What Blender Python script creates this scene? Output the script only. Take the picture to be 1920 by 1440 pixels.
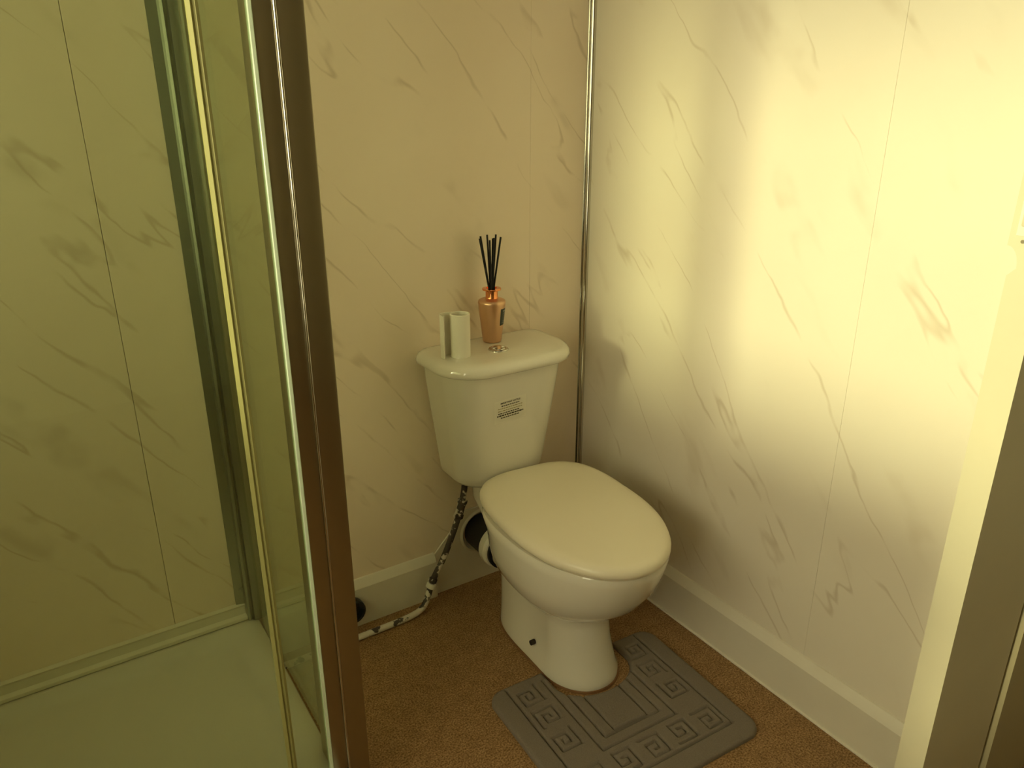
import bpy, bmesh, math, random
from mathutils import Matrix, Vector
import numpy as np

for _o in list(bpy.data.objects):
    bpy.data.objects.remove(_o)
S = bpy.context.scene
COL = S.collection
rnd = random.Random(7)

# ------------------------------------------------------------------ camera
F_PX = 1418.87
M = [[0.836769, -0.547554, -0.001203], [-0.190391, -0.288893, -0.938239], [0.513389, 0.785318, -0.345987]]
CAM = Vector((-1.31205, -1.63597, 1.30))
cd = bpy.data.cameras.new('camera'); cam = bpy.data.objects.new('camera', cd); COL.objects.link(cam)
cd.sensor_width = 36.0; cd.lens = F_PX / 1920 * 36.0; cd.clip_start = 0.02
r_, d_, f_ = (Vector(m) for m in M)
cam.matrix_world = Matrix(((r_.x, -d_.x, -f_.x, CAM.x), (r_.y, -d_.y, -f_.y, CAM.y), (r_.z, -d_.z, -f_.z, CAM.z), (0, 0, 0, 1)))
S.camera = cam

# ------------------------------------------------------------------ light, exposure
SUN_DIR = Vector((1.0, 0.07, -0.18)).normalized()
sd = bpy.data.lights.new('sun', 'SUN'); sun = bpy.data.objects.new('sun', sd); COL.objects.link(sun)
sd.energy = 2.9; sd.color = (1.0, 0.93, 0.47); sd.angle = math.radians(10)
sun.rotation_euler = SUN_DIR.to_track_quat('-Z', 'Y').to_euler(); sun.location = (-4, -1, 3)
W = bpy.data.worlds.new('sky'); S.world = W; W.use_nodes = True
bg = W.node_tree.nodes['Background']; bg.inputs[0].default_value = (1.0, 0.91, 0.56, 1); bg.inputs[1].default_value = 5.2
S.view_settings.view_transform = 'Standard'; S.view_settings.look = 'None'
S.view_settings.gamma = 1.0; S.view_settings.use_curve_mapping = False
S.view_settings.exposure = 0.0
S.cycles.use_denoising = True
S.cycles.max_bounces = 16; S.cycles.diffuse_bounces = 8; S.cycles.transparent_max_bounces = 24
S.cycles.sample_clamp_indirect = 6.0

# ------------------------------------------------------------------ materials
def new_mat(name):
    m = bpy.data.materials.new(name); m.use_nodes = True
    nt = m.node_tree; b = nt.nodes['Principled BSDF']
    return m, nt, b

def simple(name, col, rough=0.5, metal=0.0, spec=0.5, coat=0.0, noise=0.0, nscale=40.0, bump=0.0, bscale=200.0):
    m, nt, b = new_mat(name)
    b.inputs['Base Color'].default_value = (*col, 1); b.inputs['Roughness'].default_value = rough
    b.inputs['Metallic'].default_value = metal; b.inputs['Specular IOR Level'].default_value = spec
    b.inputs['Coat Weight'].default_value = coat; b.inputs['Coat Roughness'].default_value = 0.03
    tc = nt.nodes.new('ShaderNodeTexCoord')
    if noise:
        n = nt.nodes.new('ShaderNodeTexNoise'); n.inputs['Scale'].default_value = nscale; n.inputs['Detail'].default_value = 5
        nt.links.new(tc.outputs['Object'], n.inputs['Vector'])
        mx = nt.nodes.new('ShaderNodeMix'); mx.data_type = 'RGBA'
        mx.inputs[6].default_value = (*[c * (1 - noise) for c in col], 1); mx.inputs[7].default_value = (*[min(1, c * (1 + noise)) for c in col], 1)
        nt.links.new(n.outputs['Fac'], mx.inputs[0]); nt.links.new(mx.outputs[2], b.inputs['Base Color'])
    if bump:
        n = nt.nodes.new('ShaderNodeTexNoise'); n.inputs['Scale'].default_value = bscale; n.inputs['Detail'].default_value = 4
        nt.links.new(tc.outputs['Object'], n.inputs['Vector'])
        bp = nt.nodes.new('ShaderNodeBump'); bp.inputs['Strength'].default_value = bump; bp.inputs['Distance'].default_value = 0.002
        nt.links.new(n.outputs['Fac'], bp.inputs['Height']); nt.links.new(bp.outputs[0], b.inputs['Normal'])
    return m

def marble(name, axis, sgn, base=(0.84, 0.74, 0.61), seed=0.0):
    """cream laminate shower board printed with thin diagonal brown veins; u runs along the wall, v is height"""
    m, nt, b = new_mat(name); N = nt.nodes.new; L = nt.links.new
    tc = N('ShaderNodeTexCoord'); sp = N('ShaderNodeSeparateXYZ'); L(tc.outputs['Object'], sp.inputs[0])
    mu = N('ShaderNodeMath'); mu.operation = 'MULTIPLY'; mu.inputs[1].default_value = sgn; L(sp.outputs[axis], mu.inputs[0])
    cb = N('ShaderNodeCombineXYZ'); L(mu.outputs[0], cb.inputs[0]); L(sp.outputs[2], cb.inputs[1]); cb.inputs[2].default_value = seed
    # gentle warp of the coordinates
    wn = N('ShaderNodeTexNoise'); wn.inputs['Scale'].default_value = 5.0; wn.inputs['Detail'].default_value = 3; L(cb.outputs[0], wn.inputs['Vector'])
    ws = N('ShaderNodeVectorMath'); ws.operation = 'SUBTRACT'; ws.inputs[1].default_value = (0.5, 0.5, 0.5); L(wn.outputs['Color'], ws.inputs[0])
    wc = N('ShaderNodeVectorMath'); wc.operation = 'SCALE'; wc.inputs['Scale'].default_value = 0.045; L(ws.outputs[0], wc.inputs[0])
    wa = N('ShaderNodeVectorMath'); wa.operation = 'ADD'; L(cb.outputs[0], wa.inputs[0]); L(wc.outputs[0], wa.inputs[1])
    def veins(angle, sx, sy, scale, lo, hi, off, smudge=False):
        mp = N('ShaderNodeMapping'); mp.vector_type = 'TEXTURE'; mp.inputs['Rotation'].default_value = (0, 0, math.radians(angle))
        mp.inputs['Location'].default_value = (off, off * .7, 0); mp.inputs['Scale'].default_value = (sx, sy, 1); L(wa.outputs[0], mp.inputs['Vector'])
        n = N('ShaderNodeTexNoise'); n.inputs['Scale'].default_value = scale; n.inputs['Detail'].default_value = 2.5; n.inputs['Roughness'].default_value = 0.45
        L(mp.outputs[0], n.inputs['Vector'])
        a = N('ShaderNodeMath'); a.operation = 'SUBTRACT'; a.inputs[1].default_value = 0.74 if smudge else 0.5; L(n.outputs['Fac'], a.inputs[0])
        c = N('ShaderNodeMath'); c.operation = 'ABSOLUTE'; L(a.outputs[0], c.inputs[0])
        rg = N('ShaderNodeMapRange'); rg.interpolation_type = 'SMOOTHSTEP'
        rg.inputs['From Min'].default_value = lo; rg.inputs['From Max'].default_value = hi; rg.inputs['To Min'].default_value = 1; rg.inputs['To Max'].default_value = 0
        L(c.outputs[0], rg.inputs['Value'])
        # broken up, so that only short wisps stay
        g = N('ShaderNodeTexNoise'); g.inputs['Scale'].default_value = 8.5; g.inputs['Detail'].default_value = 2
        mo = N('ShaderNodeVectorMath'); mo.operation = 'ADD'; mo.inputs[1].default_value = (off * 3, 5 + off, off); L(cb.outputs[0], mo.inputs[0]); L(mo.outputs[0], g.inputs['Vector'])
        gr = N('ShaderNodeMapRange'); gr.interpolation_type = 'SMOOTHSTEP'; gr.inputs['From Min'].default_value = 0.40; gr.inputs['From Max'].default_value = 0.60; L(g.outputs['Fac'], gr.inputs['Value'])
        mm = N('ShaderNodeMath'); mm.operation = 'MULTIPLY'; L(rg.outputs[0], mm.inputs[0]); L(gr.outputs[0], mm.inputs[1])
        return mm.outputs[0]
    v1 = veins(-50, 7.0, 1.0, 8.0, 0.0, 0.014, 1.3)
    v2 = veins(-54, 4.5, 1.0, 11.0, 0.02, 0.16, 4.7, True)
    blot = N('ShaderNodeTexNoise'); blot.inputs['Scale'].default_value = 3.0; blot.inputs['Detail'].default_value = 5; L(wa.outputs[0], blot.inputs['Vector'])
    bm_ = N('ShaderNodeMix'); bm_.data_type = 'RGBA'
    bm_.inputs[6].default_value = (base[0] * .96, base[1] * .92, base[2] * .90, 1); bm_.inputs[7].default_value = (min(1, base[0] * 1.05), min(1, base[1] * 1.07), min(1, base[2] * 1.08), 1)
    L(blot.outputs['Fac'], bm_.inputs[0])
    def layer(prev, fac, amt, col):
        k = N('ShaderNodeMath'); k.operation = 'MULTIPLY'; k.inputs[1].default_value = amt; L(fac, k.inputs[0])
        x = N('ShaderNodeMix'); x.data_type = 'RGBA'; x.inputs[7].default_value = (*col, 1); L(k.outputs[0], x.inputs[0]); L(prev, x.inputs[6])
        return x.outputs[2]
    c = layer(bm_.outputs[2], v2, 0.26, (0.42, 0.33, 0.22))
    c = layer(c, v1, 0.34, (0.36, 0.26, 0.15))
    L(c, b.inputs['Base Color']); b.inputs['Roughness'].default_value = 0.33; b.inputs['Specular IOR Level'].default_value = 0.35
    return m

def floor_mat():
    m, nt, b = new_mat('cork_vinyl'); N = nt.nodes.new; L = nt.links.new
    tc = N('ShaderNodeTexCoord')
    n1 = N('ShaderNodeTexNoise'); n1.inputs['Scale'].default_value = 260; n1.inputs['Detail'].default_value = 3; L(tc.outputs['Object'], n1.inputs['Vector'])
    n2 = N('ShaderNodeTexNoise'); n2.inputs['Scale'].default_value = 34; n2.inputs['Detail'].default_value = 5; L(tc.outputs['Object'], n2.inputs['Vector'])
    r1 = N('ShaderNodeValToRGB'); L(n1.outputs['Fac'], r1.inputs[0])
    e = r1.color_ramp.elements; e[0].position = 0.33; e[0].color = (0.16, 0.085, 0.035, 1); e[1].position = 0.68; e[1].color = (0.50, 0.32, 0.16, 1)
    mx = N('ShaderNodeMix'); mx.data_type = 'RGBA'; mx.blend_type = 'MULTIPLY'; mx.inputs[0].default_value = 0.6
    r2 = N('ShaderNodeValToRGB'); L(n2.outputs['Fac'], r2.inputs[0])
    r2.color_ramp.elements[0].position = .3; r2.color_ramp.elements[0].color = (0.62, 0.58, 0.52, 1); r2.color_ramp.elements[1].position = .7; r2.color_ramp.elements[1].color = (1, 1, 1, 1)
    L(r1.outputs[0], mx.inputs[6]); L(r2.outputs[0], mx.inputs[7]); L(mx.outputs[2], b.inputs['Base Color'])
    b.inputs['Roughness'].default_value = 0.6; b.inputs['Specular IOR Level'].default_value = 0.25
    bp = N('ShaderNodeBump'); bp.inputs['Strength'].default_value = 0.15; bp.inputs['Distance'].default_value = 0.001
    L(n1.outputs['Fac'], bp.inputs['Height']); L(bp.outputs[0], b.inputs['Normal'])
    return m

def glass_mat(name, tint, ior=1.5):
    """thin pane: tinted straight transmission plus Fresnel reflection"""
    m = bpy.data.materials.new(name); m.use_nodes = True; nt = m.node_tree; nt.nodes.clear(); N = nt.nodes.new; L = nt.links.new
    out = N('ShaderNodeOutputMaterial'); mix = N('ShaderNodeMixShader'); t = N('ShaderNodeBsdfTransparent'); g = N('ShaderNodeBsdfGlossy'); fr = N('ShaderNodeFresnel')
    t.inputs[0].default_value = (*tint, 1); g.inputs['Roughness'].default_value = 0.0; g.inputs[0].default_value = (0.95, 1, 0.93, 1); fr.inputs[0].default_value = ior
    ge = N('ShaderNodeNewGeometry'); iv = N('ShaderNodeMapRange')   # same reflectance on both faces of the pane
    iv.inputs['To Min'].default_value = ior; iv.inputs['To Max'].default_value = 1 / ior
    L(ge.outputs['Backfacing'], iv.inputs['Value']); L(iv.outputs[0], fr.inputs[0])
    L(fr.outputs[0], mix.inputs[0]); L(t.outputs[0], mix.inputs[1]); L(g.outputs[0], mix.inputs[2]); L(mix.outputs[0], out.inputs[0])
    return m

def chipped_mat():
    m, nt, b = new_mat('chipped_paint'); N = nt.nodes.new; L = nt.links.new
    tc = N('ShaderNodeTexCoord'); n = N('ShaderNodeTexNoise'); n.inputs['Scale'].default_value = 38; n.inputs['Detail'].default_value = 4; L(tc.outputs['Object'], n.inputs['Vector'])
    sp = N('ShaderNodeSeparateXYZ'); L(tc.outputs['Object'], sp.inputs[0])
    mr = N('ShaderNodeMapRange'); mr.inputs['From Min'].default_value = 0.0; mr.inputs['From Max'].default_value = 0.045; mr.inputs['To Min'].default_value = -0.12; mr.inputs['To Max'].default_value = 0.045; L(sp.outputs[2], mr.inputs['Value'])
    ad = N('ShaderNodeMath'); ad.operation = 'ADD'; L(n.outputs['Fac'], ad.inputs[0]); L(mr.outputs[0], ad.inputs[1])
    rp = N('ShaderNodeValToRGB'); L(ad.outputs[0], rp.inputs[0])
    e = rp.color_ramp.elements; e[0].position = 0.49; e[0].color = (0.62, 0.58, 0.50, 1); e[1].position = 0.52; e[1].color = (0.045, 0.035, 0.03, 1)
    L(rp.outputs[0], b.inputs['Base Color']); b.inputs['Roughness'].default_value = 0.55
    return m

MB_BACK = marble('marble_board_back', 0, 1.0, seed=0.0)
MB_RIGHT = marble('marble_board_right', 1, -1.0, base=(0.77, 0.73, 0.64), seed=3.1)
FLOOR = floor_mat()
WHITE_PAINT = simple('white_gloss_paint', (0.72, 0.69, 0.60), 0.4, noise=0.05, nscale=12)
CREAM_PAINT = simple('cream_door_paint', (0.68, 0.645, 0.49), 0.45, noise=0.05, nscale=9)
HALL_PAINT = simple('hall_paint', (0.46, 0.41, 0.27), 0.7, noise=0.06, nscale=6)
CEIL_PAINT = simple('ceiling_paint', (0.75, 0.72, 0.66), 0.8)
CERAMIC = simple('white_ceramic', (0.72, 0.70, 0.61), 0.06, spec=0.5, coat=0.5)
SEAT_PL = simple('seat_plastic', (0.76, 0.71, 0.56), 0.28, spec=0.45)
TRAY = simple('tray_acrylic', (0.64, 0.62, 0.56), 0.25, spec=0.4)
CHROME = simple('chrome', (0.62, 0.61, 0.56), 0.10, metal=1.0)
STEEL = simple('brushed_aluminium', (0.40, 0.36, 0.26), 0.30, metal=1.0)
PROFILE = simple('grey_profile', (0.38, 0.40, 0.34), 0.34, metal=0.85)
GLASS_F = glass_mat('front_glass', (0.785, 0.82, 0.71), 1.5)
GLASS_S = glass_mat('side_glass', (0.96, 0.97, 0.90), 1.75)
SEAL = simple('clear_seal', (0.33, 0.32, 0.12), 0.5, spec=0.3)
GLASS_EDGE = simple('glass_edge', (0.78, 0.95, 0.76), 0.15, spec=0.8)
BLACK = simple('black_plastic', (0.012, 0.012, 0.013), 0.45)
DARK_HOLE = simple('hole_shade', (0.02, 0.014, 0.01), 0.7)  # near-black colour painted in for the shade inside the screw hole
COPPER_G = simple('rose_gold_gloss', (0.86, 0.34, 0.14), 0.12, metal=1.0)
COPPER_M = simple('rose_gold_satin', (0.74, 0.47, 0.29), 0.34, metal=0.9)
REED = simple('black_reed', (0.008, 0.008, 0.008), 0.7)
LABEL = simple('black_label', (0.02, 0.028, 0.026), 0.4)
INK_PALE = simple('pale_ink', (0.30, 0.32, 0.28), 0.6)
PAPER = simple('sticker_paper', (0.72, 0.70, 0.60), 0.5)
INK = simple('black_ink', (0.03, 0.025, 0.015), 0.6)
INK_Y = simple('faded_ink', (0.32, 0.27, 0.12), 0.6)
WHITE_PL = simple('white_plastic', (0.80, 0.78, 0.68), 0.35)
CHIP = chipped_mat()
RUST = simple('silicone_stain', (0.22, 0.11, 0.045), 0.6, noise=0.3, nscale=60)
CAULK = simple('white_caulk', (0.80, 0.77, 0.68), 0.5)
MATM = simple('grey_pile', (0.225, 0.195, 0.165), 0.95, spec=0.1, noise=0.22, nscale=420, bump=0.7, bscale=700)

# ------------------------------------------------------------------ helpers
def link(name, bm, mats, parent=None, smooth=True, kind=None, angle=40):
    me = bpy.data.meshes.new(name)
    bmesh.ops.recalc_face_normals(bm, faces=bm.faces[:])
    bm.to_mesh(me); bm.free()
    for m in (mats if isinstance(mats, (list, tuple)) else [mats]): me.materials.append(m)
    o = bpy.data.objects.new(name, me); COL.objects.link(o)
    if smooth:
        for p in me.polygons: p.use_smooth = True
        try: me.set_sharp_from_angle(angle=math.radians(angle))
        except Exception: pass
    if parent is not None: o.parent = parent
    if kind: o['kind'] = kind
    return o

def tag(o, label=None, cat=None, group=None, kind=None):
    if label: o['label'] = label
    if cat: o['category'] = cat
    if group: o['group'] = group
    if kind: o['kind'] = kind
    return o

def empty(name, loc=(0, 0, 0)):
    o = bpy.data.objects.new(name, None); COL.objects.link(o); o.location = loc; o.empty_display_size = .05
    return o

def keep(o, parent):
    """parent o to an Empty that only has a location, keeping o where it is"""
    o.parent = parent; o.matrix_parent_inverse = Matrix.Translation(parent.location).inverted()
    return o

def box(bm, lo, hi, bevel=0.0, seg=2, mi=0):
    g = bmesh.ops.create_cube(bm, size=1.0); v = g['verts']
    for p in v: p.co = Vector([lo[i] + (p.co[i] + .5) * (hi[i] - lo[i]) for i in range(3)])
    fs = {f for p in v for f in p.link_faces}
    for f in fs: f.material_index = mi
    if bevel:
        bmesh.ops.bevel(bm, geom=list({e for p in v for e in p.link_edges}), offset=bevel, segments=seg, affect='EDGES', profile=0.5)
    return bm

def loft(bm, rings, cap0=True, cap1=True, closed=True, mi=0):
    vr = [[bm.verts.new(p) for p in r] for r in rings]
    n = len(rings[0])
    for a, b in zip(vr, vr[1:]):
        for i in range(n if closed else n - 1):
            j = (i + 1) % n
            f = bm.faces.new((a[i], a[j], b[j], b[i])); f.material_index = mi
    if cap0 and closed: bm.faces.new(vr[0][::-1]).material_index = mi
    if cap1 and closed: bm.faces.new(vr[-1]).material_index = mi
    return vr

def lathe(bm, prof, c, n=32, axis='z', mi=0, caps=True):
    rings = []
    for r, h in prof:
        ring = []
        for k in range(n):
            a = 2 * math.pi * k / n
            if axis == 'z': ring.append((c[0] + r * math.cos(a), c[1] + r * math.sin(a), c[2] + h))
            elif axis == 'y': ring.append((c[0] + r * math.cos(a), c[1] + h, c[2] + r * math.sin(a)))
            else: ring.append((c[0] + h, c[1] + r * math.cos(a), c[2] + r * math.sin(a)))
        rings.append(ring)
    loft(bm, rings, caps, caps, mi=mi)

def tube(bm, pts, rad, n=14, mi=0):
    pts = [Vector(p) for p in pts]; rs = rad if isinstance(rad, (list, tuple)) else [rad] * len(pts)
    rings = []; up = Vector((0.123, 0.9, 0.31)).normalized()
    for i, p in enumerate(pts):
        t = (pts[min(i + 1, len(pts) - 1)] - pts[max(i - 1, 0)]).normalized()
        a = (up - t * up.dot(t)).normalized(); b = t.cross(a); up = a
        rings.append([p + (a * math.cos(2 * math.pi * k / n) + b * math.sin(2 * math.pi * k / n)) * rs[i] for k in range(n)])
    loft(bm, rings, mi=mi)

def spline(pts, per=8):
    P = [Vector(p) for p in pts]; out = []
    for i in range(len(P) - 1):
        p0, p1, p2, p3 = P[max(i - 1, 0)], P[i], P[i + 1], P[min(i + 2, len(P) - 1)]
        for k in range(per):
            t = k / per
            out.append(0.5 * ((2 * p1) + (p2 - p0) * t + (2 * p0 - 5 * p1 + 4 * p2 - p3) * t * t + (3 * p1 - p0 - 3 * p2 + p3) * t ** 3))
    out.append(P[-1]); return out

def prism(bm, poly, axis, a, b, mi=0):
    """extrude a 2-D polygon along an axis; poly in the two other axes, in order"""
    def P(u, v, w): return {'x': (w, u, v), 'y': (u, w, v), 'z': (u, v, w)}[axis]
    loft(bm, [[P(u, v, a) for u, v in poly], [P(u, v, b) for u, v in poly]], mi=mi)

# ------------------------------------------------------------------ room shell
XL, YF, ZC = -2.1, -3.2, 2.35
bm = bmesh.new(); box(bm, (XL - .1, YF - .1, -.06), (1.2, .1, 0)); link('floor', bm, FLOOR, smooth=False, kind='structure')
bm = bmesh.new(); box(bm, (XL - .1, YF - .1, ZC), (1.2, .1, ZC + .06)); link('ceiling', bm, CEIL_PAINT, smooth=False, kind='structure')
# walls: core behind, laminate boards in front of it, butted with a hairline joint
bm = bmesh.new(); box(bm, (XL - .1, .008, 0), (.1, .1, ZC)); wall_back = link('wall_back', bm, HALL_PAINT, smooth=False, kind='structure')
for a, b in ((XL, -1.1722), (-1.1712, -.1866), (-.1863, .0)):
    bm = bmesh.new(); box(bm, (a, 0, .0), (b, .0085, ZC), .0004, 1)
    link('wall_panel', bm, MB_BACK, wall_back, smooth=False)
bm = bmesh.new(); box(bm, (.008, -1.165, 0), (.1, .0, ZC)); wall_right = link('wall_right', bm, HALL_PAINT, smooth=False, kind='structure')
for a, b in ((-1.165, -.8313), (-.83105, 0)):
    bm = bmesh.new(); box(bm, (0, a, .0), (.0085, b, ZC), .0004, 1)
    link('wall_panel', bm, MB_RIGHT, wall_right, smooth=False)
# left wall with the window the evening sun comes through
WY0, WY1, WZ0, WZ1 = -1.85, -.27, 1.01, 1.92
bm = bmesh.new()
WYM, WZL = -1.36, .55      # beyond WYM the unseen sill is dropped, added to let sun onto the door edge
box(bm, (XL - .1, WYM, 0), (XL, 0, WZ0)); box(bm, (XL - .1, YF, 0), (XL, WYM, WZL)); box(bm, (XL - .1, YF, WZ1), (XL, 0, ZC))
box(bm, (XL - .1, YF, WZL), (XL, WY0, WZ1)); box(bm, (XL - .1, WY1, WZ0), (XL, 0, WZ1))
link('wall_left', bm, MB_BACK, smooth=False, kind='structure')
bm = bmesh.new(); box(bm, (XL - .1, YF - .1, 0), (1.2, YF, ZC)); link('wall_front', bm, HALL_PAINT, smooth=False, kind='structure')
bm = bmesh.new(); box(bm, (1.1, YF, 0), (1.2, -1.222, ZC)); box(bm, (.050, -1.207, 0), (1.2, -1.10, ZC)); link('wall_hall', bm, HALL_PAINT, smooth=False, kind='structure')
bm = bmesh.new()
fw = .045
box(bm, (XL - .09, WY0, WZL), (XL - .03, WY0 + fw, WZ1)); box(bm, (XL - .09, WY1 - fw, WZ0), (XL - .03, WY1, WZ1))
box(bm, (XL - .09, WYM, WZ0), (XL - .03, WY1, WZ0 + fw)); box(bm, (XL - .09, WY0, WZL), (XL - .03, WYM, WZL + fw)); box(bm, (XL - .09, WY0, WZ1 - fw), (XL - .03, WY1, WZ1))
link('window_1', bm, WHITE_PAINT, smooth=False, kind='structure')
bm = bmesh.new(); box(bm, (XL - .75, -2.6, 1.99), (XL - .1, .4, 2.05)); link('added_sky_blocker', bm, WHITE_PAINT, smooth=False, kind='structure')  # unseen slab added outside to keep steep sky light off the floor

# skirting boards: flat face, chamfered top
SK = [(0, 0), (-.018, 0), (-.018, .112), (-.013, .122), (-.004, .133), (0, .134)]
def skirting(name, axis, a, b):
    bm = bmesh.new()
    prism(bm, SK, axis, a, b)
    o = link(name, bm, WHITE_PAINT, smooth=True, kind='structure', angle=25)
    return o
bm = bmesh.new(); prism(bm, SK, 'x', -.98, -.505); link('baseboard_back', bm, WHITE_PAINT, kind='structure', angle=25)
bm = bmesh.new(); loft(bm, [[(u, y, v) for u, v in SK] for y in (-1.16, 0)]); sk = link('baseboard_right', bm, WHITE_PAINT, kind='structure', angle=25)
bm = bmesh.new(); box(bm, (-.023, -1.16, .0), (-.0175, -.03, .005), .0015, 2); link('sealant_bead', bm, CAULK, sk)
# thin painted board behind the pan, with the hole for the soil pipe left of centre
bm = bmesh.new()
PX, PZ, PR = -.352, .158, .062
outer = [(-.505, 0), (-.02, 0), (-.02, .236), (-.405, .236), (-.43, .205), (-.505, .128)]
hole = [(PX + PR * math.cos(t), PZ + PR * math.sin(t)) for t in [2 * math.pi * k / 24 for k in range(24)]]
def ray_poly(a):
    d = (math.cos(a), math.sin(a)); best = None
    for (x0, z0), (x1, z1) in zip(outer, outer[1:] + outer[:1]):
        ex, ez = x1 - x0, z1 - z0; den = d[0] * ez - d[1] * ex
        if abs(den) < 1e-9: continue
        t = ((x0 - PX) * ez - (z0 - PZ) * ex) / den; s = ((x0 - PX) * d[1] - (z0 - PZ) * d[0]) / den
        if t > 0 and -1e-6 <= s <= 1 + 1e-6 and (best is None or t < best): best = t
    return (PX + d[0] * best, PZ + d[1] * best)
angs = sorted([2 * math.pi * k / 48 for k in range(48)] + [math.atan2(z - PZ, x - PX) % (2 * math.pi) for x, z in outer])
ro = [ray_poly(a) for a in angs]; ri = [(PX + PR * math.cos(a), PZ + PR * math.sin(a)) for a in angs]
loft(bm, [[(x, -.001, z) for x, z in ri], [(x, -.006, z) for x, z in ri], [(x, -.006, z) for x, z in ro], [(x, -.001, z) for x, z in ro]], False, False)
lathe(bm, [(PR - .006, -.004), (PR + .001, -.0095), (PR + .009, -.0055), (PR + .009, -.003)], (PX, 0, PZ), 32, 'y', caps=False)
link('trim_3', bm, WHITE_PAINT, kind='structure', smooth=False)

# corner trim: polished bar where the two walls meet
bm = bmesh.new()
prof = [(0, 0), (-.018, 0), (-.018, -.0008), (-.0142, -.0012)]
prof += [(-.0065 - .009 * math.cos(math.radians(a)), -.0065 - .009 * math.sin(math.radians(a))) for a in range(-40, 131, 15)]
prof += [(-.0012, -.0142), (-.0008, -.020), (0, -.020)]
prism(bm, [(u + .004, v) for u, v in prof], 'z', .13, ZC)
link('trim_1', bm, CHROME, kind='structure', angle=30)

# door on the right: edge with a scooped notch and latch plate, leaf face towards the camera
dr = empty('door_1', (-.2, -1.2, 0)); tag(dr, kind='structure')
bm = bmesh.new()
edge = [(-1.200, .004), (-1.156, .004), (-1.156, 1.083)]
for a in range(0, 91, 15):
    t = math.radians(a); edge.append((-1.165 + .0085 * 0 + .0145 * (1 - math.cos(t)) - .0 if False else -1.166 + .017 * (1 - math.cos(t)), 1.094 + .029 * math.sin(t)))
edge += [(-1.149, 1.123), (-1.149, 2.02), (-1.200, 2.02)]
prism(bm, edge, 'x', -.2, .035)
keep(link('leaf', bm, CREAM_PAINT, smooth=False), dr)
bm = bmesh.new(); box(bm, (-.2012, -1.178, 1.137), (-.1995, -1.157, 1.182), .0004, 1)
keep(tag(link('latch_plate', bm, WHITE_PL, smooth=False), 'small pale latch plate let into the door edge'), dr)
bm = bmesh.new(); box(bm, (-.208, -1.176, 1.150), (-.2005, -1.163, 1.172), .002, 2); keep(link('latch_bolt', bm, CREAM_PAINT), dr)
for z in (1.130, 1.189):
    bm = bmesh.new(); lathe(bm, [(.0024, 0), (.0024, .0012), (.0012, .0018)], (-.2018, -1.167, z), 10, 'x'); keep(link('screw', bm, STEEL), dr)

# ------------------------------------------------------------------ shower
TZ = .132; SX = -.990; FY = -.56
tray_bm = bmesh.new()
def rrect(x0, y0, x1, y1, z, r, n=6):
    out = []
    for cx, cy, a0 in ((x1 - r, y1 - r, 0), (x0 + r, y1 - r, 90), (x0 + r, y0 + r, 180), (x1 - r, y0 + r, 270)):
        for k in range(n + 1):
            a = math.radians(a0 + 90 * k / n); out.append((cx + r * math.cos(a), cy + r * math.sin(a), z))
    return out
x0, y0, x1, y1 = XL + .002, FY - .03, SX, -.004
loft(tray_bm, [rrect(x0, y0, x1, y1, 0, .012), rrect(x0, y0, x1, y1, TZ - .006, .012), rrect(x0 + .004, y0 + .004, x1 - .004, y1 - .003, TZ, .012),
               rrect(x0 + .05, y0 + .05, x1 - .052, y1 - .022, TZ, .05), rrect(x0 + .062, y0 + .062, x1 - .066, y1 - .034, TZ - .018, .05),
               rrect(x0 + .085, y0 + .085, x1 - .09, y1 - .055, TZ - .023, .05)])
tray = tag(link('shower_tray', tray_bm, TRAY, angle=60), 'low white acrylic shower tray on the floor behind the glass', 'shower tray')
bm = bmesh.new(); prism(bm, [(-.0005, TZ + .002), (-.014, TZ + .002), (-.014, TZ + .010), (-.006, TZ + .016), (-.006, TZ + .036), (-.009, TZ + .042), (-.0005, TZ + .046)], 'x', XL + .01, SX - .012)
tag(link('trim_2', bm, WHITE_PAINT, angle=25), kind='structure')

enc = tag(empty('shower_enclosure', (SX, FY, TZ)), 'framed shower screen of green tinted glass with a dark metal corner post', 'shower screen')
HT = 1.95
def encp(name, bm, m, label=None, **k):
    o = link(name, bm, m, **k); keep(o, enc)
    if label: o['label'] = label
    return o
bm = bmesh.new()
box(bm, (-1.0040, FY, TZ + .0008), (-.9755, FY + .065, HT), .0025, 2)
encp('corner_post', bm, STEEL, 'dark metal post on the screen corner')
bm = bmesh.new(); box(bm, (-.9735, FY - .001, .004), (-.9345, FY + .065, HT), .0025, 2); encp('door_stile', bm, STEEL)
bm = bmesh.new(); lathe(bm, [(.0024, .004), (.0024, HT)], (-.9745, FY - .0010, 0), 12); encp('post_bead', bm, CHROME, 'thin bright bead between the two post sections')
bm = bmesh.new(); box(bm, (-1.0105, FY - .004, TZ + .001), (-1.0045, FY + .008, HT), .001, 1); encp('pane_edge', bm, GLASS_EDGE, 'pale green glass edge beside the dark post')
bm = bmesh.new(); box(bm, (XL + .03, FY + .001, TZ + .004), (-1.0105, FY + .007, HT)); encp('front_pane', bm, GLASS_F, 'green tinted front glass', smooth=False)
bm = bmesh.new(); box(bm, (SX + .001, FY + .065, TZ + .004), (SX + .007, -.012, HT)); encp('side_pane', bm, GLASS_S, smooth=False)
bm = bmesh.new()
prism(bm, [(-1.0845, FY + .0005), (-1.0845, FY - .004), (-1.080, FY - .008), (-1.077, FY - .005), (-1.074, FY - .008), (-1.0695, FY - .004), (-1.0695, FY + .0005)], 'z', TZ + .001, HT)
encp('seal_strip', bm, SEAL, 'yellowish clear vertical seal strip', angle=25)
bm = bmesh.new()
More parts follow.
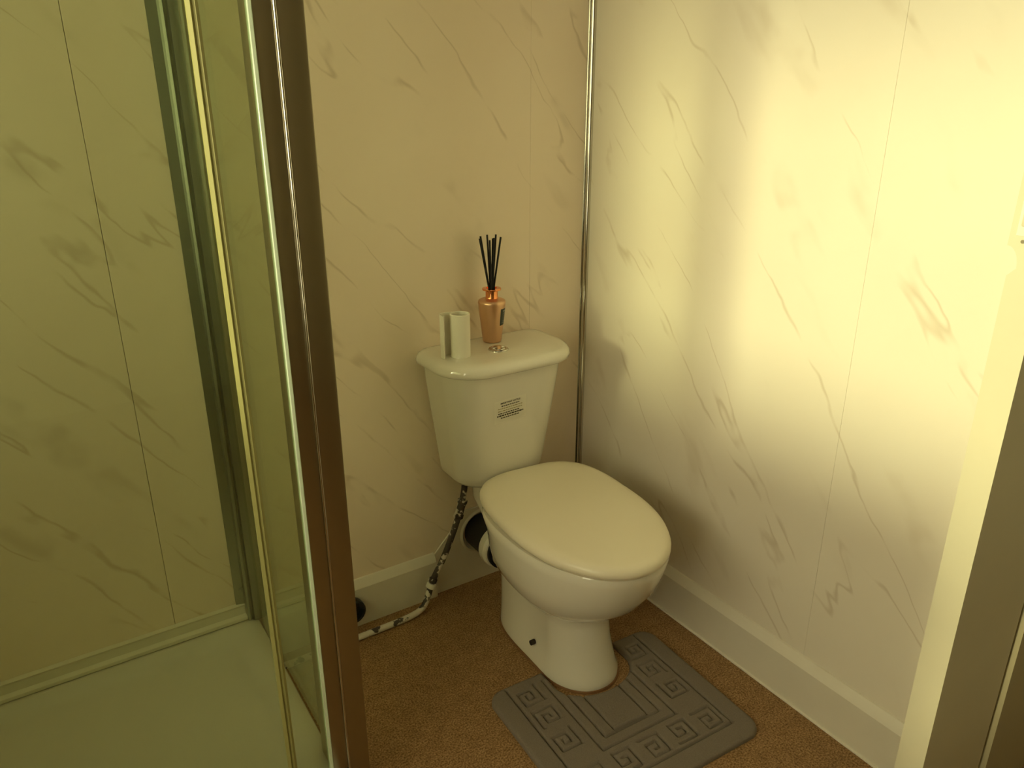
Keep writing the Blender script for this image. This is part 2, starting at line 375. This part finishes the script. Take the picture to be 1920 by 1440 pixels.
prism(bm, [(-1.035, -.0005), (-1.035, -.003), (-1.016, -.006), (-1.014, -.020), (-1.009, -.022), (-1.007, -.016), (-1.003, -.016), (-1.001, -.026), (-.992, -.028), (-.984, -.028), (-.984, -.0005)], 'z', TZ + .002, HT)
encp('wall_profile', bm, PROFILE, 'ridged grey channel fixed to the wall', angle=20)
bm = bmesh.new(); lathe(bm, [(.006, 0), (.006, -.003), (.003, -.005)], (-1.019, -.006, TZ + .085), 14, 'y'); encp('screw_cap', bm, PROFILE)
bm = bmesh.new(); box(bm, (XL + .02, FY - .006, HT), (-.9345, FY + .066, HT + .03), .002, 1); box(bm, (-1.0, FY + .046, HT), (-.97, -.0005, HT + .03), .002, 1); encp('top_rail', bm, STEEL)

# ------------------------------------------------------------------ toilet
TX = -.353
T = tag(empty('toilet', (TX, -.35, 0)), 'cream white close coupled toilet with closed lid standing in the corner', 'toilet')
def tp(name, bm, m, parent=None, label=None, **k):
    o = link(name, bm, m, **k)
    if parent is None: keep(o, T)
    else:
        o.parent = parent; o.matrix_parent_inverse = parent.matrix_basis.inverted() @ Matrix.Identity(4) if False else Matrix.Identity(4)
    if label: o['label'] = label
    return o

def egg(yc, yf, yb, hw, nf, nb, z, n=64, cx=TX, pinch=0.0, py=-.36, pw=.055):
    out = []
    for k in range(n):
        a = 2 * math.pi * k / n; c, s = math.cos(a), math.sin(a)
        e = nf if s < 0 else nb
        x = math.copysign(abs(c) ** (2 / e), c) * hw
        y = yc + math.copysign(abs(s) ** (2 / e), s) * ((yc - yf) if s < 0 else (yb - yc))
        if pinch: x *= 1 - pinch * math.exp(-((y - py) / pw) ** 2)
        out.append((cx + x, y, z))
    return out

bm = bmesh.new()
PAN = [  # yc, yf, yb, hw, nf, nb, z, pinch
    (-.44, -.556, -.175, .094, 2.1, 3.5, .006, .02), (-.44, -.556, -.175, .094, 2.1, 3.5, .020, .04), (-.435, -.549, -.172, .089, 2.1, 3.5, .034, .10),
    (-.43, -.540, -.168, .084, 2.1, 3.5, .070, .18), (-.42, -.531, -.165, .080, 2.1, 3.5, .110, .22), (-.42, -.525, -.162, .079, 2.1, 3.4, .150, .20),
    (-.42, -.524, -.160, .080, 2.1, 3.2, .175, .15), (-.42, -.534, -.158, .086, 2.1, 3.0, .192, .05), (-.425, -.556, -.158, .107, 2.1, 2.8, .208, 0),
    (-.43, -.592, -.165, .134, 2.1, 2.2, .232, 0), (-.43, -.628, -.168, .156, 2.1, 2.1, .265, 0), (-.43, -.654, -.172, .168, 2.1, 2.1, .305, 0),
    (-.43, -.671, -.180, .171, 2.1, 2.2, .345, 0), (-.43, -.679, -.19, .173, 2.1, 2.6, .370, 0), (-.43, -.682, -.20, .174, 2.1, 3.0, .388, 0), (-.43, -.678, -.203, .170, 2.1, 3.0, .395, 0)]
loft(bm, [egg(a, b, c, d, e, g, z, pinch=p, cx=TX + .008 * min(1, max(0, (.235 - z) / .05))) for a, b, c, d, e, g, z, p in PAN])
# rear shelf the cistern sits on, and trap body
loft(bm, [egg(-.14, -.23, -.06, .05, 3, 3, .265, 32), egg(-.13, -.24, -.03, .062, 3.2, 3.2, .310, 32), egg(-.12, -.25, -.018, .056, 3.5, 3.5, .350, 32), egg(-.12, -.25, -.018, .058, 3.5, 3.5, .3715, 32)])
lathe(bm, [(.043, 0), (.044, .03), (.045, .075)], (TX, -.215, .158), 28, 'y')
pan = tp('pan', bm, CERAMIC, angle=50)
# right-hand and left-hand bolt lugs
for sx, y, z in ((1, -.485, .158), ):
    bm = bmesh.new(); loft(bm, [egg(y, y - .03 * k, y + .03 * k, .026 * k, 2, 2, z + dz, 20, TX + sx * .118) for k, dz in ((.35, -.016), (.75, -.008), (1, .012), (1.1, .035), (.9, .06))])
    tp('bolt_lug', bm, CERAMIC, pan)
bm = bmesh.new(); lathe(bm, [(.0065, 0), (.0065, .012)], (TX - .0822, -.377, .052), 14, 'x'); tp('screw_hole', bm, DARK_HOLE, pan, 'dark screw hole in the foot')
bm = bmesh.new(); loft(bm, [egg(-.44, -.5605, -.172, .0965, 2.1, 3.5, .0005, cx=TX + .008), egg(-.44, -.559, -.174, .095, 2.1, 3.5, .0056, cx=TX + .008), egg(-.44, -.548, -.18, .082, 2.1, 3.5, .0058, cx=TX + .008)])
tp('sealant_ring', bm, RUST, pan, 'brown stained sealant around the foot')

SEAT = (-.43, -.698, -.181, .176, 2.02, 3.4)
def lid_rings(sp, prof):
    ca, sa = math.cos(math.radians(-5.0)), math.sin(math.radians(-5.0)); out = []     # the seat sits a little skewed on its hinges
    for i, z in prof:
        out.append([(TX + .002 + (x - TX) * ca - (y + .43) * sa, -.43 + (x - TX) * sa + (y + .43) * ca, zz) for x, y, zz in egg(sp[0], sp[1] + i, sp[2] - i, sp[3] - i, sp[4], sp[5], z)])
    return out
bm = bmesh.new(); loft(bm, lid_rings(SEAT, [(.024, .3955), (.013, .3955), (.0105, .398), (.0105, .402), (.016, .4035)]))
seat = tp('seat', bm, SEAT_PL, angle=60)
bm = bmesh.new(); loft(bm, lid_rings(SEAT, [(.016, .4055), (.003, .4055), (0, .409), (.0, .416), (.003, .423), (.010, .4285), (.022, .4315), (.045, .433), (.10, .4345), (.16, .4355)]))
lid = tp('seat_lid', bm, SEAT_PL, angle=60, label='closed cream seat lid')
for s in (-1, 1):
    bm = bmesh.new(); lathe(bm, [(.0075, -.022), (.008, -.018), (.008, .018), (.0075, .022)], (TX + s * .060, -.193, .404), 18, 'x')
    box(bm, (TX + s * .060 - .012, -.203, .388), (TX + s * .060 + .012, -.187, .400), .003, 2); tp('hinge', bm, SEAT_PL)
for o in (seat, lid):
    pass

# cistern: tapered tank with rounded front corners
def tank(hw, yf, yb, rf, z, rb=.012, n=10):
    out = []
    for cx, cy, r, a0 in ((hw - rb, yb - rb, rb, 0), (-hw + rb, yb - rb, rb, 90), (-hw + rf, yf + rf, rf, 180), (hw - rf, yf + rf, rf, 270)):
        for k in range(n + 1):
            a = math.radians(a0 + 90 * k / n); out.append((TX + cx + r * math.cos(a), cy + r * math.sin(a), z))
    return out
bm = bmesh.new()
TB = -.012
loft(bm, [tank(.100, -.125, TB - .01, .06, .372), tank(.116, -.150, TB, .07, .378), tank(.126, -.165, TB, .075, .392), tank(.130, -.170, TB, .078, .410), tank(.134, -.174, TB, .08, .44),
          tank(.150, -.187, TB, .084, .56), tank(.163, -.196, TB, .086, .66), tank(.167, -.199, TB, .086, .706)])
cist = tp('cistern', bm, CERAMIC, angle=60)
bm = bmesh.new()
LD = (.190, -.222, -.003, .105)
def lr(i, z): return tank(LD[0] - i, LD[1] + i, LD[2] - i * .3, LD[3] - i * .6, z, rb=.03)
loft(bm, [lr(.022, .6985), lr(.008, .699), (lr(.001, .704)), lr(0, .712), lr(.002, .720), lr(.007, .727), lr(.015, .7315), lr(.028, .7335), lr(.05, .7345), lr(.08, .735)])
tp('cistern_lid', bm, CERAMIC, cist, angle=60)
bm = bmesh.new()
BX, BY, BZ = -.366, -.128, .7340
lathe(bm, [(.0255, 0), (.0255, .002), (.0235, .0042), (.0185, .0048), (.0175, .0035), (.0172, .0035), (.0160, .0058), (.006, .0072)], (BX, BY, BZ), 36)
box(bm, (BX - .0165, BY - .001, BZ + .0055), (BX + .0165, BY + .001, BZ + .0073))
tp('flush_button', bm, CHROME, cist, 'round chrome dual flush button', angle=30)

# printed notice on the tank front (flat print: a heading and seven lines of small print)
def front_y(z):
    pts = [(.44, -.174), (.56, -.187), (.66, -.196)]
    for (za, ya), (zb, yb) in zip(pts, pts[1:]):
        if z <= zb: return ya + (yb - ya) * (z - za) / (zb - za)
    return -.196
NX, NZ = -.372, .598
nm = bmesh.new()
tilt = math.atan2(-.0108, .12)
def npt(u, v, d):
    a = math.radians(3.0); uu, vv = u * math.cos(a) - v * math.sin(a), u * math.sin(a) + v * math.cos(a)
    z = NZ + vv
    return (NX + uu, front_y(z) - .0004 - d, z)
def nrect(u0, v0, u1, v1, d, mi):
    f = nm.faces.new([nm.verts.new(npt(u, v, d)) for u, v in ((u0, v0), (u1, v0), (u1, v1), (u0, v1))]); f.material_index = mi
nrect(-.046, -.030, .046, .031, 0, 0)
rows = [(.0150, -.026, .026, 1), (.0085, -.036, .036, 2), (.0020, -.036, .034, 2), (-.0045, -.036, .028, 1), (-.0105, -.039, .038, 1), (-.0170, -.028, .026, 1)]
for v, a, b, mi in rows:
    u = a
    while u < b - .002:
        w = rnd.uniform(.003, .008); h = .0011 if mi == 2 else (.0019 if v == -.0105 else .0014)
        nrect(u, v - h, min(u + w, b), v + h, .0003, mi); u += w + .0014
tc_ = bpy.data.curves.new('heading', 'FONT'); tc_.body = 'IMPORTANT NOTICE'; tc_.size = .0060; tc_.offset = .00022; tc_.align_x = 'CENTER'; tc_.align_y = 'CENTER'
to_ = bpy.data.objects.new('heading', tc_); COL.objects.link(to_)
bpy.context.view_layer.update()
tm = bpy.data.meshes.new_from_object(to_.evaluated_get(bpy.context.evaluated_depsgraph_get()))
bpy.data.objects.remove(to_)
vs = [nm.verts.new(npt(v.co.x, v.co.y + .0222, .0003)) for v in tm.vertices]
for p in tm.polygons:
    try: nm.faces.new([vs[i] for i in p.vertices]).material_index = 1
    except ValueError: pass
bpy.data.meshes.remove(tm)
tp('notice_sticker', nm, [PAPER, INK, INK_Y], cist, 'white notice sticker with small black print', smooth=False)

# ------------------------------------------------------------------ plumbing
sp_ = tag(empty('soil_pipe', (PX, 0, PZ)), 'black soil pipe running from the wall hole into the toilet pan', 'pipe')
bm = bmesh.new(); lathe(bm, [(.052, .003), (.052, -.115)], (PX, 0, PZ), 32, 'y'); keep(link('pipe', bm, BLACK, angle=50), sp_)
bm = bmesh.new(); lathe(bm, [(.05, -.088), (.058, -.088), (.0605, -.092), (.0605, -.112), (.057, -.116), (.057, -.124), (.050, -.126)], (PX, 0, PZ), 36, 'y', caps=False)
keep(tag(link('connector_collar', bm, WHITE_PL, angle=35), 'white plastic pan connector collar'), sp_)
bm = bmesh.new(); lathe(bm, [(.047, -.120), (.0535, -.120), (.0535, -.134), (.047, -.134)], (PX, 0, PZ), 32, 'y', caps=False); keep(link('rubber_seal', bm, BLACK), sp_)

wp = tag(empty('water_pipe', (-.56, -.05, .0)), 'chipped paint water pipe along the skirting bending up to the cistern', 'pipe')
path = spline([(-.985, -.073, .010), (-.86, -.073, .010), (-.72, -.073, .010), (-.620, -.071, .011), (-.575, -.064, .019), (-.552, -.055, .047), (-.536, -.05, .080), (-.500, -.05, .140), (-.470, -.05, .203), (-.447, -.05, .262), (-.432, -.052, .322), (-.428, -.054, .366)], 6)
bm = bmesh.new(); tube(bm, path, .0085, 12); pipe = keep(link('pipe', bm, CHIP), wp)
d = (Vector((-.428, -.052, .322)) - Vector((-.447, -.05, .262))).normalized()
def band(name, p, r, h, m, label=None, n=16):
    bm = bmesh.new(); p = Vector(p); tube(bm, [p - d * h * .5, p - d * h * .45, p + d * h * .45, p + d * h * .5], [r * .9, r, r, r * .9], n); o = keep(link(name, bm, m, angle=30), wp)
    if label: o['label'] = label
band('isolating_valve', (-.4425, -.05, .276), .0115, .045, CHIP)
band('compression_nut', (-.449, -.05, .256), .0135, .013, CHIP, n=6)
band('compression_nut', (-.4365, -.051, .297), .0135, .012, CHIP, n=6)
d = (Vector((-.500, -.05, .140)) - Vector((-.552, -.055, .047))).normalized()
band('pipe_clip', (-.541, -.052, .069), .0135, .014, WHITE_PL, 'white pipe clip')
band('compression_nut', (-.535, -.0515, .084), .0115, .012, CHIP, n=8)

bm = bmesh.new(); lathe(bm, [(.030, .0), (.034, -.006), (.034, -.026), (.030, -.030), (.024, -.030), (.021, -.012), (.004, -.012)], (-.762, -.018, .066), 28, 'y')
tag(link('pipe_end', bm, BLACK, angle=35), 'round black pipe end on the skirting beside the dark shower post', 'pipe end')

# ------------------------------------------------------------------ things on the cistern
DX, DY, DZ = -.342, -.060, .7349
D = tag(empty('reed_diffuser', (DX, DY, DZ)), 'rose gold reed diffuser with black reeds standing on the cistern lid', 'diffuser')
bm = bmesh.new()
lathe(bm, [(.019, 0), (.0225, .001), (.0242, .004), (.0345, .098), (.0350, .103), (.0335, .107), (.028, .110), (.016, .1125)], (DX, DY, DZ), 40)
bot = keep(link('bottle', bm, COPPER_M, angle=50), D)
bm = bmesh.new()
lathe(bm, [(.0155, .1118), (.0163, .113), (.0155, .115), (.0155, .131), (.0235, .1335), (.0240, .136), (.0232, .1378), (.013, .1382), (.012, .130), (.004, .129)], (DX, DY, DZ), 40)
keep(tag(link('collar', bm, COPPER_G, angle=35), 'shiny copper collar'), D)
for k, (tx, ty, h) in enumerate(((-.030, .004, .262), (-.023, .012, .266), (-.009, -.008, .258), (-.004, .012, .268), (.004, -.006, .262), (.007, .004, .259), (.020, .010, .267), (.029, .002, .261))):
    bm = bmesh.new(); bx, by = tx * -.10 + (k - 3.5) * .0014, ty * .2
    tube(bm, [(DX + bx, DY + by, DZ + .110), (DX + bx + (tx - bx) * .5, DY + by + (ty - by) * .5, DZ + .11 + (h - .11) * .5), (DX + tx, DY + ty, DZ + h)], .0025, 8)
    keep(link('reed', bm, REED), D)
# black label wrapped on the right of the bottle
bm = bmesh.new(); rows = []
def lab(a, z, d=.0003):
    r = .0242 + (.0345 - .0242) * (z - .004) / .094 + d
    t = math.radians(a); return (DX + r * math.cos(t), DY + r * math.sin(t), DZ + z)
loft(bm, [[lab(a, z) for a in range(-80, -27, 4)] for z in (.046, .060, .074, .089)], closed=False)
def lrect(a0, a1, z0, z1, bm):
    loft(bm, [[lab(a0 + (a1 - a0) * i / 3, z, .0007) for i in range(4)] for z in (z0, z1)], closed=False, mi=1)
lrect(-66, -44, .0815, .0845, bm); lrect(-62, -48, .0765, .0775, bm); lrect(-70, -40, .052, .053, bm); lrect(-66, -44, .0565, .0575, bm)
keep(tag(link('label', bm, [LABEL, INK_PALE]), 'small black label on the bottle'), D)

# white tube with a curled flange, standing on the lid
HX, HY, HZ, R = -.468, -.120, .7338, .0238
prof = []
for a in range(150, 150 + 361, 12): prof.append((HX + R * math.cos(math.radians(a)), HY + R * math.sin(math.radians(a))))
def ribbon(bm, pl, th, z0, z1):
    P = [Vector((x, y, 0)) for x, y in pl]; L_, R_ = [], []
    for i, p in enumerate(P):
        t = (P[min(i + 1, len(P) - 1)] - P[max(i - 1, 0)]).normalized(); n = Vector((-t.y, t.x, 0))
        L_.append(p + n * th * .5); R_.append(p - n * th * .5)
    poly = [(v.x, v.y) for v in L_] + [(v.x, v.y) for v in reversed(R_)]
    n = len(P); rings = [[bm.verts.new((x, y, z)) for x, y in poly] for z in (z0, z1)]
    m = len(poly)
    for i in range(m): bm.faces.new((rings[0][i], rings[0][(i + 1) % m], rings[1][(i + 1) % m], rings[1][i]))
    for r in rings:
        for i in range(n - 1): bm.faces.new((r[i], r[i + 1], r[m - 2 - i], r[m - 1 - i]))
Ht = tag(empty('plastic_tube', (HX, HY, HZ)), 'short white plastic tube with a curled side flange on the cistern lid', 'tube')
bm = bmesh.new()
lathe(bm, [(R, 0), (R, .1045), (R - .001, .1055), (R - .0032, .1055), (R - .0042, .1045), (R - .0042, .002), (.004, .002)], (HX, HY, HZ), 40)
keep(link('tube', bm, WHITE_PL, angle=40), Ht)
bm = bmesh.new()
tail = [(v.x, v.y) for v in spline([(HX - .008, HY + R - .002, 0), (HX - .022, HY + .026, 0), (HX - .036, HY + .026, 0), (HX - .044, HY + .017, 0), (HX - .0455, HY + .006, 0), (HX - .0445, HY - .003, 0)], 6)]
ribbon(bm, tail, .0026, HZ, HZ + .1055)
keep(link('flange', bm, WHITE_PL, angle=40), Ht)

# ------------------------------------------------------------------ pedestal mat with carved key pattern
def build_mat():
    Wm, Lm, H = .484, .402, .014
    nx, ny = 300, 250
    u = np.linspace(0, Wm, nx); v = np.linspace(0, Lm, ny); U, V = np.meshgrid(u, v, indexing='ij')   # v from back to front
    # signed distance to the U-shaped outline
    def sd_rr(U, V, cx, cy, hx, hy, r):
        qx = np.abs(U - cx) - hx + r; qy = np.abs(V - cy) - hy + r
        return np.hypot(np.maximum(qx, 0), np.maximum(qy, 0)) + np.minimum(np.maximum(qx, qy), 0) - r
    body = sd_rr(U, V, Wm / 2, Lm / 2, Wm / 2 - .001, Lm / 2 - .001, .04)
    CW = .106; CD = .130; cxm = Wm / 2 + .020
    cut = np.minimum(np.hypot(U - cxm, np.maximum(V - (CD - .075), 0) * CW / .075 / 1.0) - CW, 9)
    sd = np.maximum(body, -cut * .9)
    segs = []
    def S_(a, b): segs.append((a, b))
    def spiral(x, y, s, rot, flip):
        g = s / 5.0
        pts = [(0, 0), (5, 0), (5, 5), (0.9, 5), (0.9, 1.7), (3.4, 1.7), (3.4, 3.4), (2.2, 3.4)]
        out = []
        for px, py in pts:
            px, py = px - 2.5, py - 2.5
            if flip: px = -px
            for _ in range(rot): px, py = -py, px
            out.append((x + px * g, y + py * g))
        for a, b in zip(out, out[1:]): S_(a, b)
    e = .050
    S_((e, 0.012), (e, Lm - e)); S_((Wm - e, 0.012), (Wm - e, Lm - e)); S_((e, Lm - e), (Wm - e, Lm - e))
    c = .062; cs = c + .012
    for k in range(3):
        spiral(e + cs * .55, .055 + k * cs, c * .80, (k * 2 + 1) % 4, False)
        spiral(Wm - e - cs * .55, .055 + k * cs, c * .80, (k * 2 + 3) % 4, True)
    nb = 5; span = Wm - 2 * e
    for k in range(nb):
        spiral(e + span * (k + .5) / nb, Lm - e - cs * .52, c * .82, (k * 2) % 4, k % 2 == 1)
    i1 = e + cs + .016
    for off in (0, .026):
        a = i1 + off; f_ = Lm - e - cs - .010 - off
        S_((a, 0.03), (a, f_)); S_((Wm - a, .03), (Wm - a, f_)); S_((a, f_), (Wm - a, f_))
    a = i1 + .056; f2 = Lm - e - cs - .042
    S_((a, .10), (a, f2)); S_((Wm - a, .10), (Wm - a, f2)); S_((a, f2), (Wm - a, f2))
    dist = np.full(U.shape, 9.0)
    for (ax, ay), (bx, by) in segs:
        dx, dy = bx - ax, by - ay; l2 = dx * dx + dy * dy + 1e-12
        t = np.clip(((U - ax) * dx + (V - ay) * dy) / l2, 0, 1)
        dist = np.minimum(dist, np.hypot(U - ax - t * dx, V - ay - t * dy))
    edge = np.clip(-sd / .010, 0, 1)
    h = H * (0.35 + .65 * np.sqrt(1 - (1 - edge) ** 2)) - .0075 * np.exp(-(dist / .0025) ** 2)
    rg = np.random.RandomState(3); h += (rg.rand(*h.shape) - .5) * .0009
    inside = sd < .0005
    rot = -.045; ca, sa = math.cos(rot), math.sin(rot); ox, oy = -.367, -.641
    bm = bmesh.new(); top = {}; 
    for i in range(nx):
        for j in range(ny):
            if inside[i, j]:
                lx, ly = u[i] - Wm / 2, Lm / 2 - v[j]
                top[i, j] = bm.verts.new((lx, ly, max(.0025, float(h[i, j]))))
    for i in range(nx - 1):
        for j in range(ny - 1):
            q = [top.get(k) for k in ((i, j), (i, j + 1), (i + 1, j + 1), (i + 1, j))]
            if all(q): bm.faces.new(q)
            elif sum(x is not None for x in q) == 3: bm.faces.new([x for x in q if x is not None])
    for vtx in [x for x in bm.verts if not x.link_faces]: bm.verts.remove(vtx)
    be = [ed for ed in bm.edges if ed.is_boundary]
    r = bmesh.ops.extrude_edge_only(bm, edges=be)
    for g in r['geom']:
        if isinstance(g, bmesh.types.BMVert): g.co.z = 0.0004
    o = link('pedestal_mat', bm, MATM, angle=80)
    o.location = (ox, oy, 0); o.rotation_euler = (0, 0, rot)
    return o
tag(build_mat(), 'grey brown pedestal mat carved with a key pattern around the toilet foot', 'mat')

# parts of parts were built in world space: set their transforms relative to their parents
bpy.context.view_layer.update()
for o in list(COL.objects):
    p = o.parent
    if p is not None and o.type == 'MESH' and p.type == 'MESH':
        o.matrix_parent_inverse = p.matrix_world.inverted()
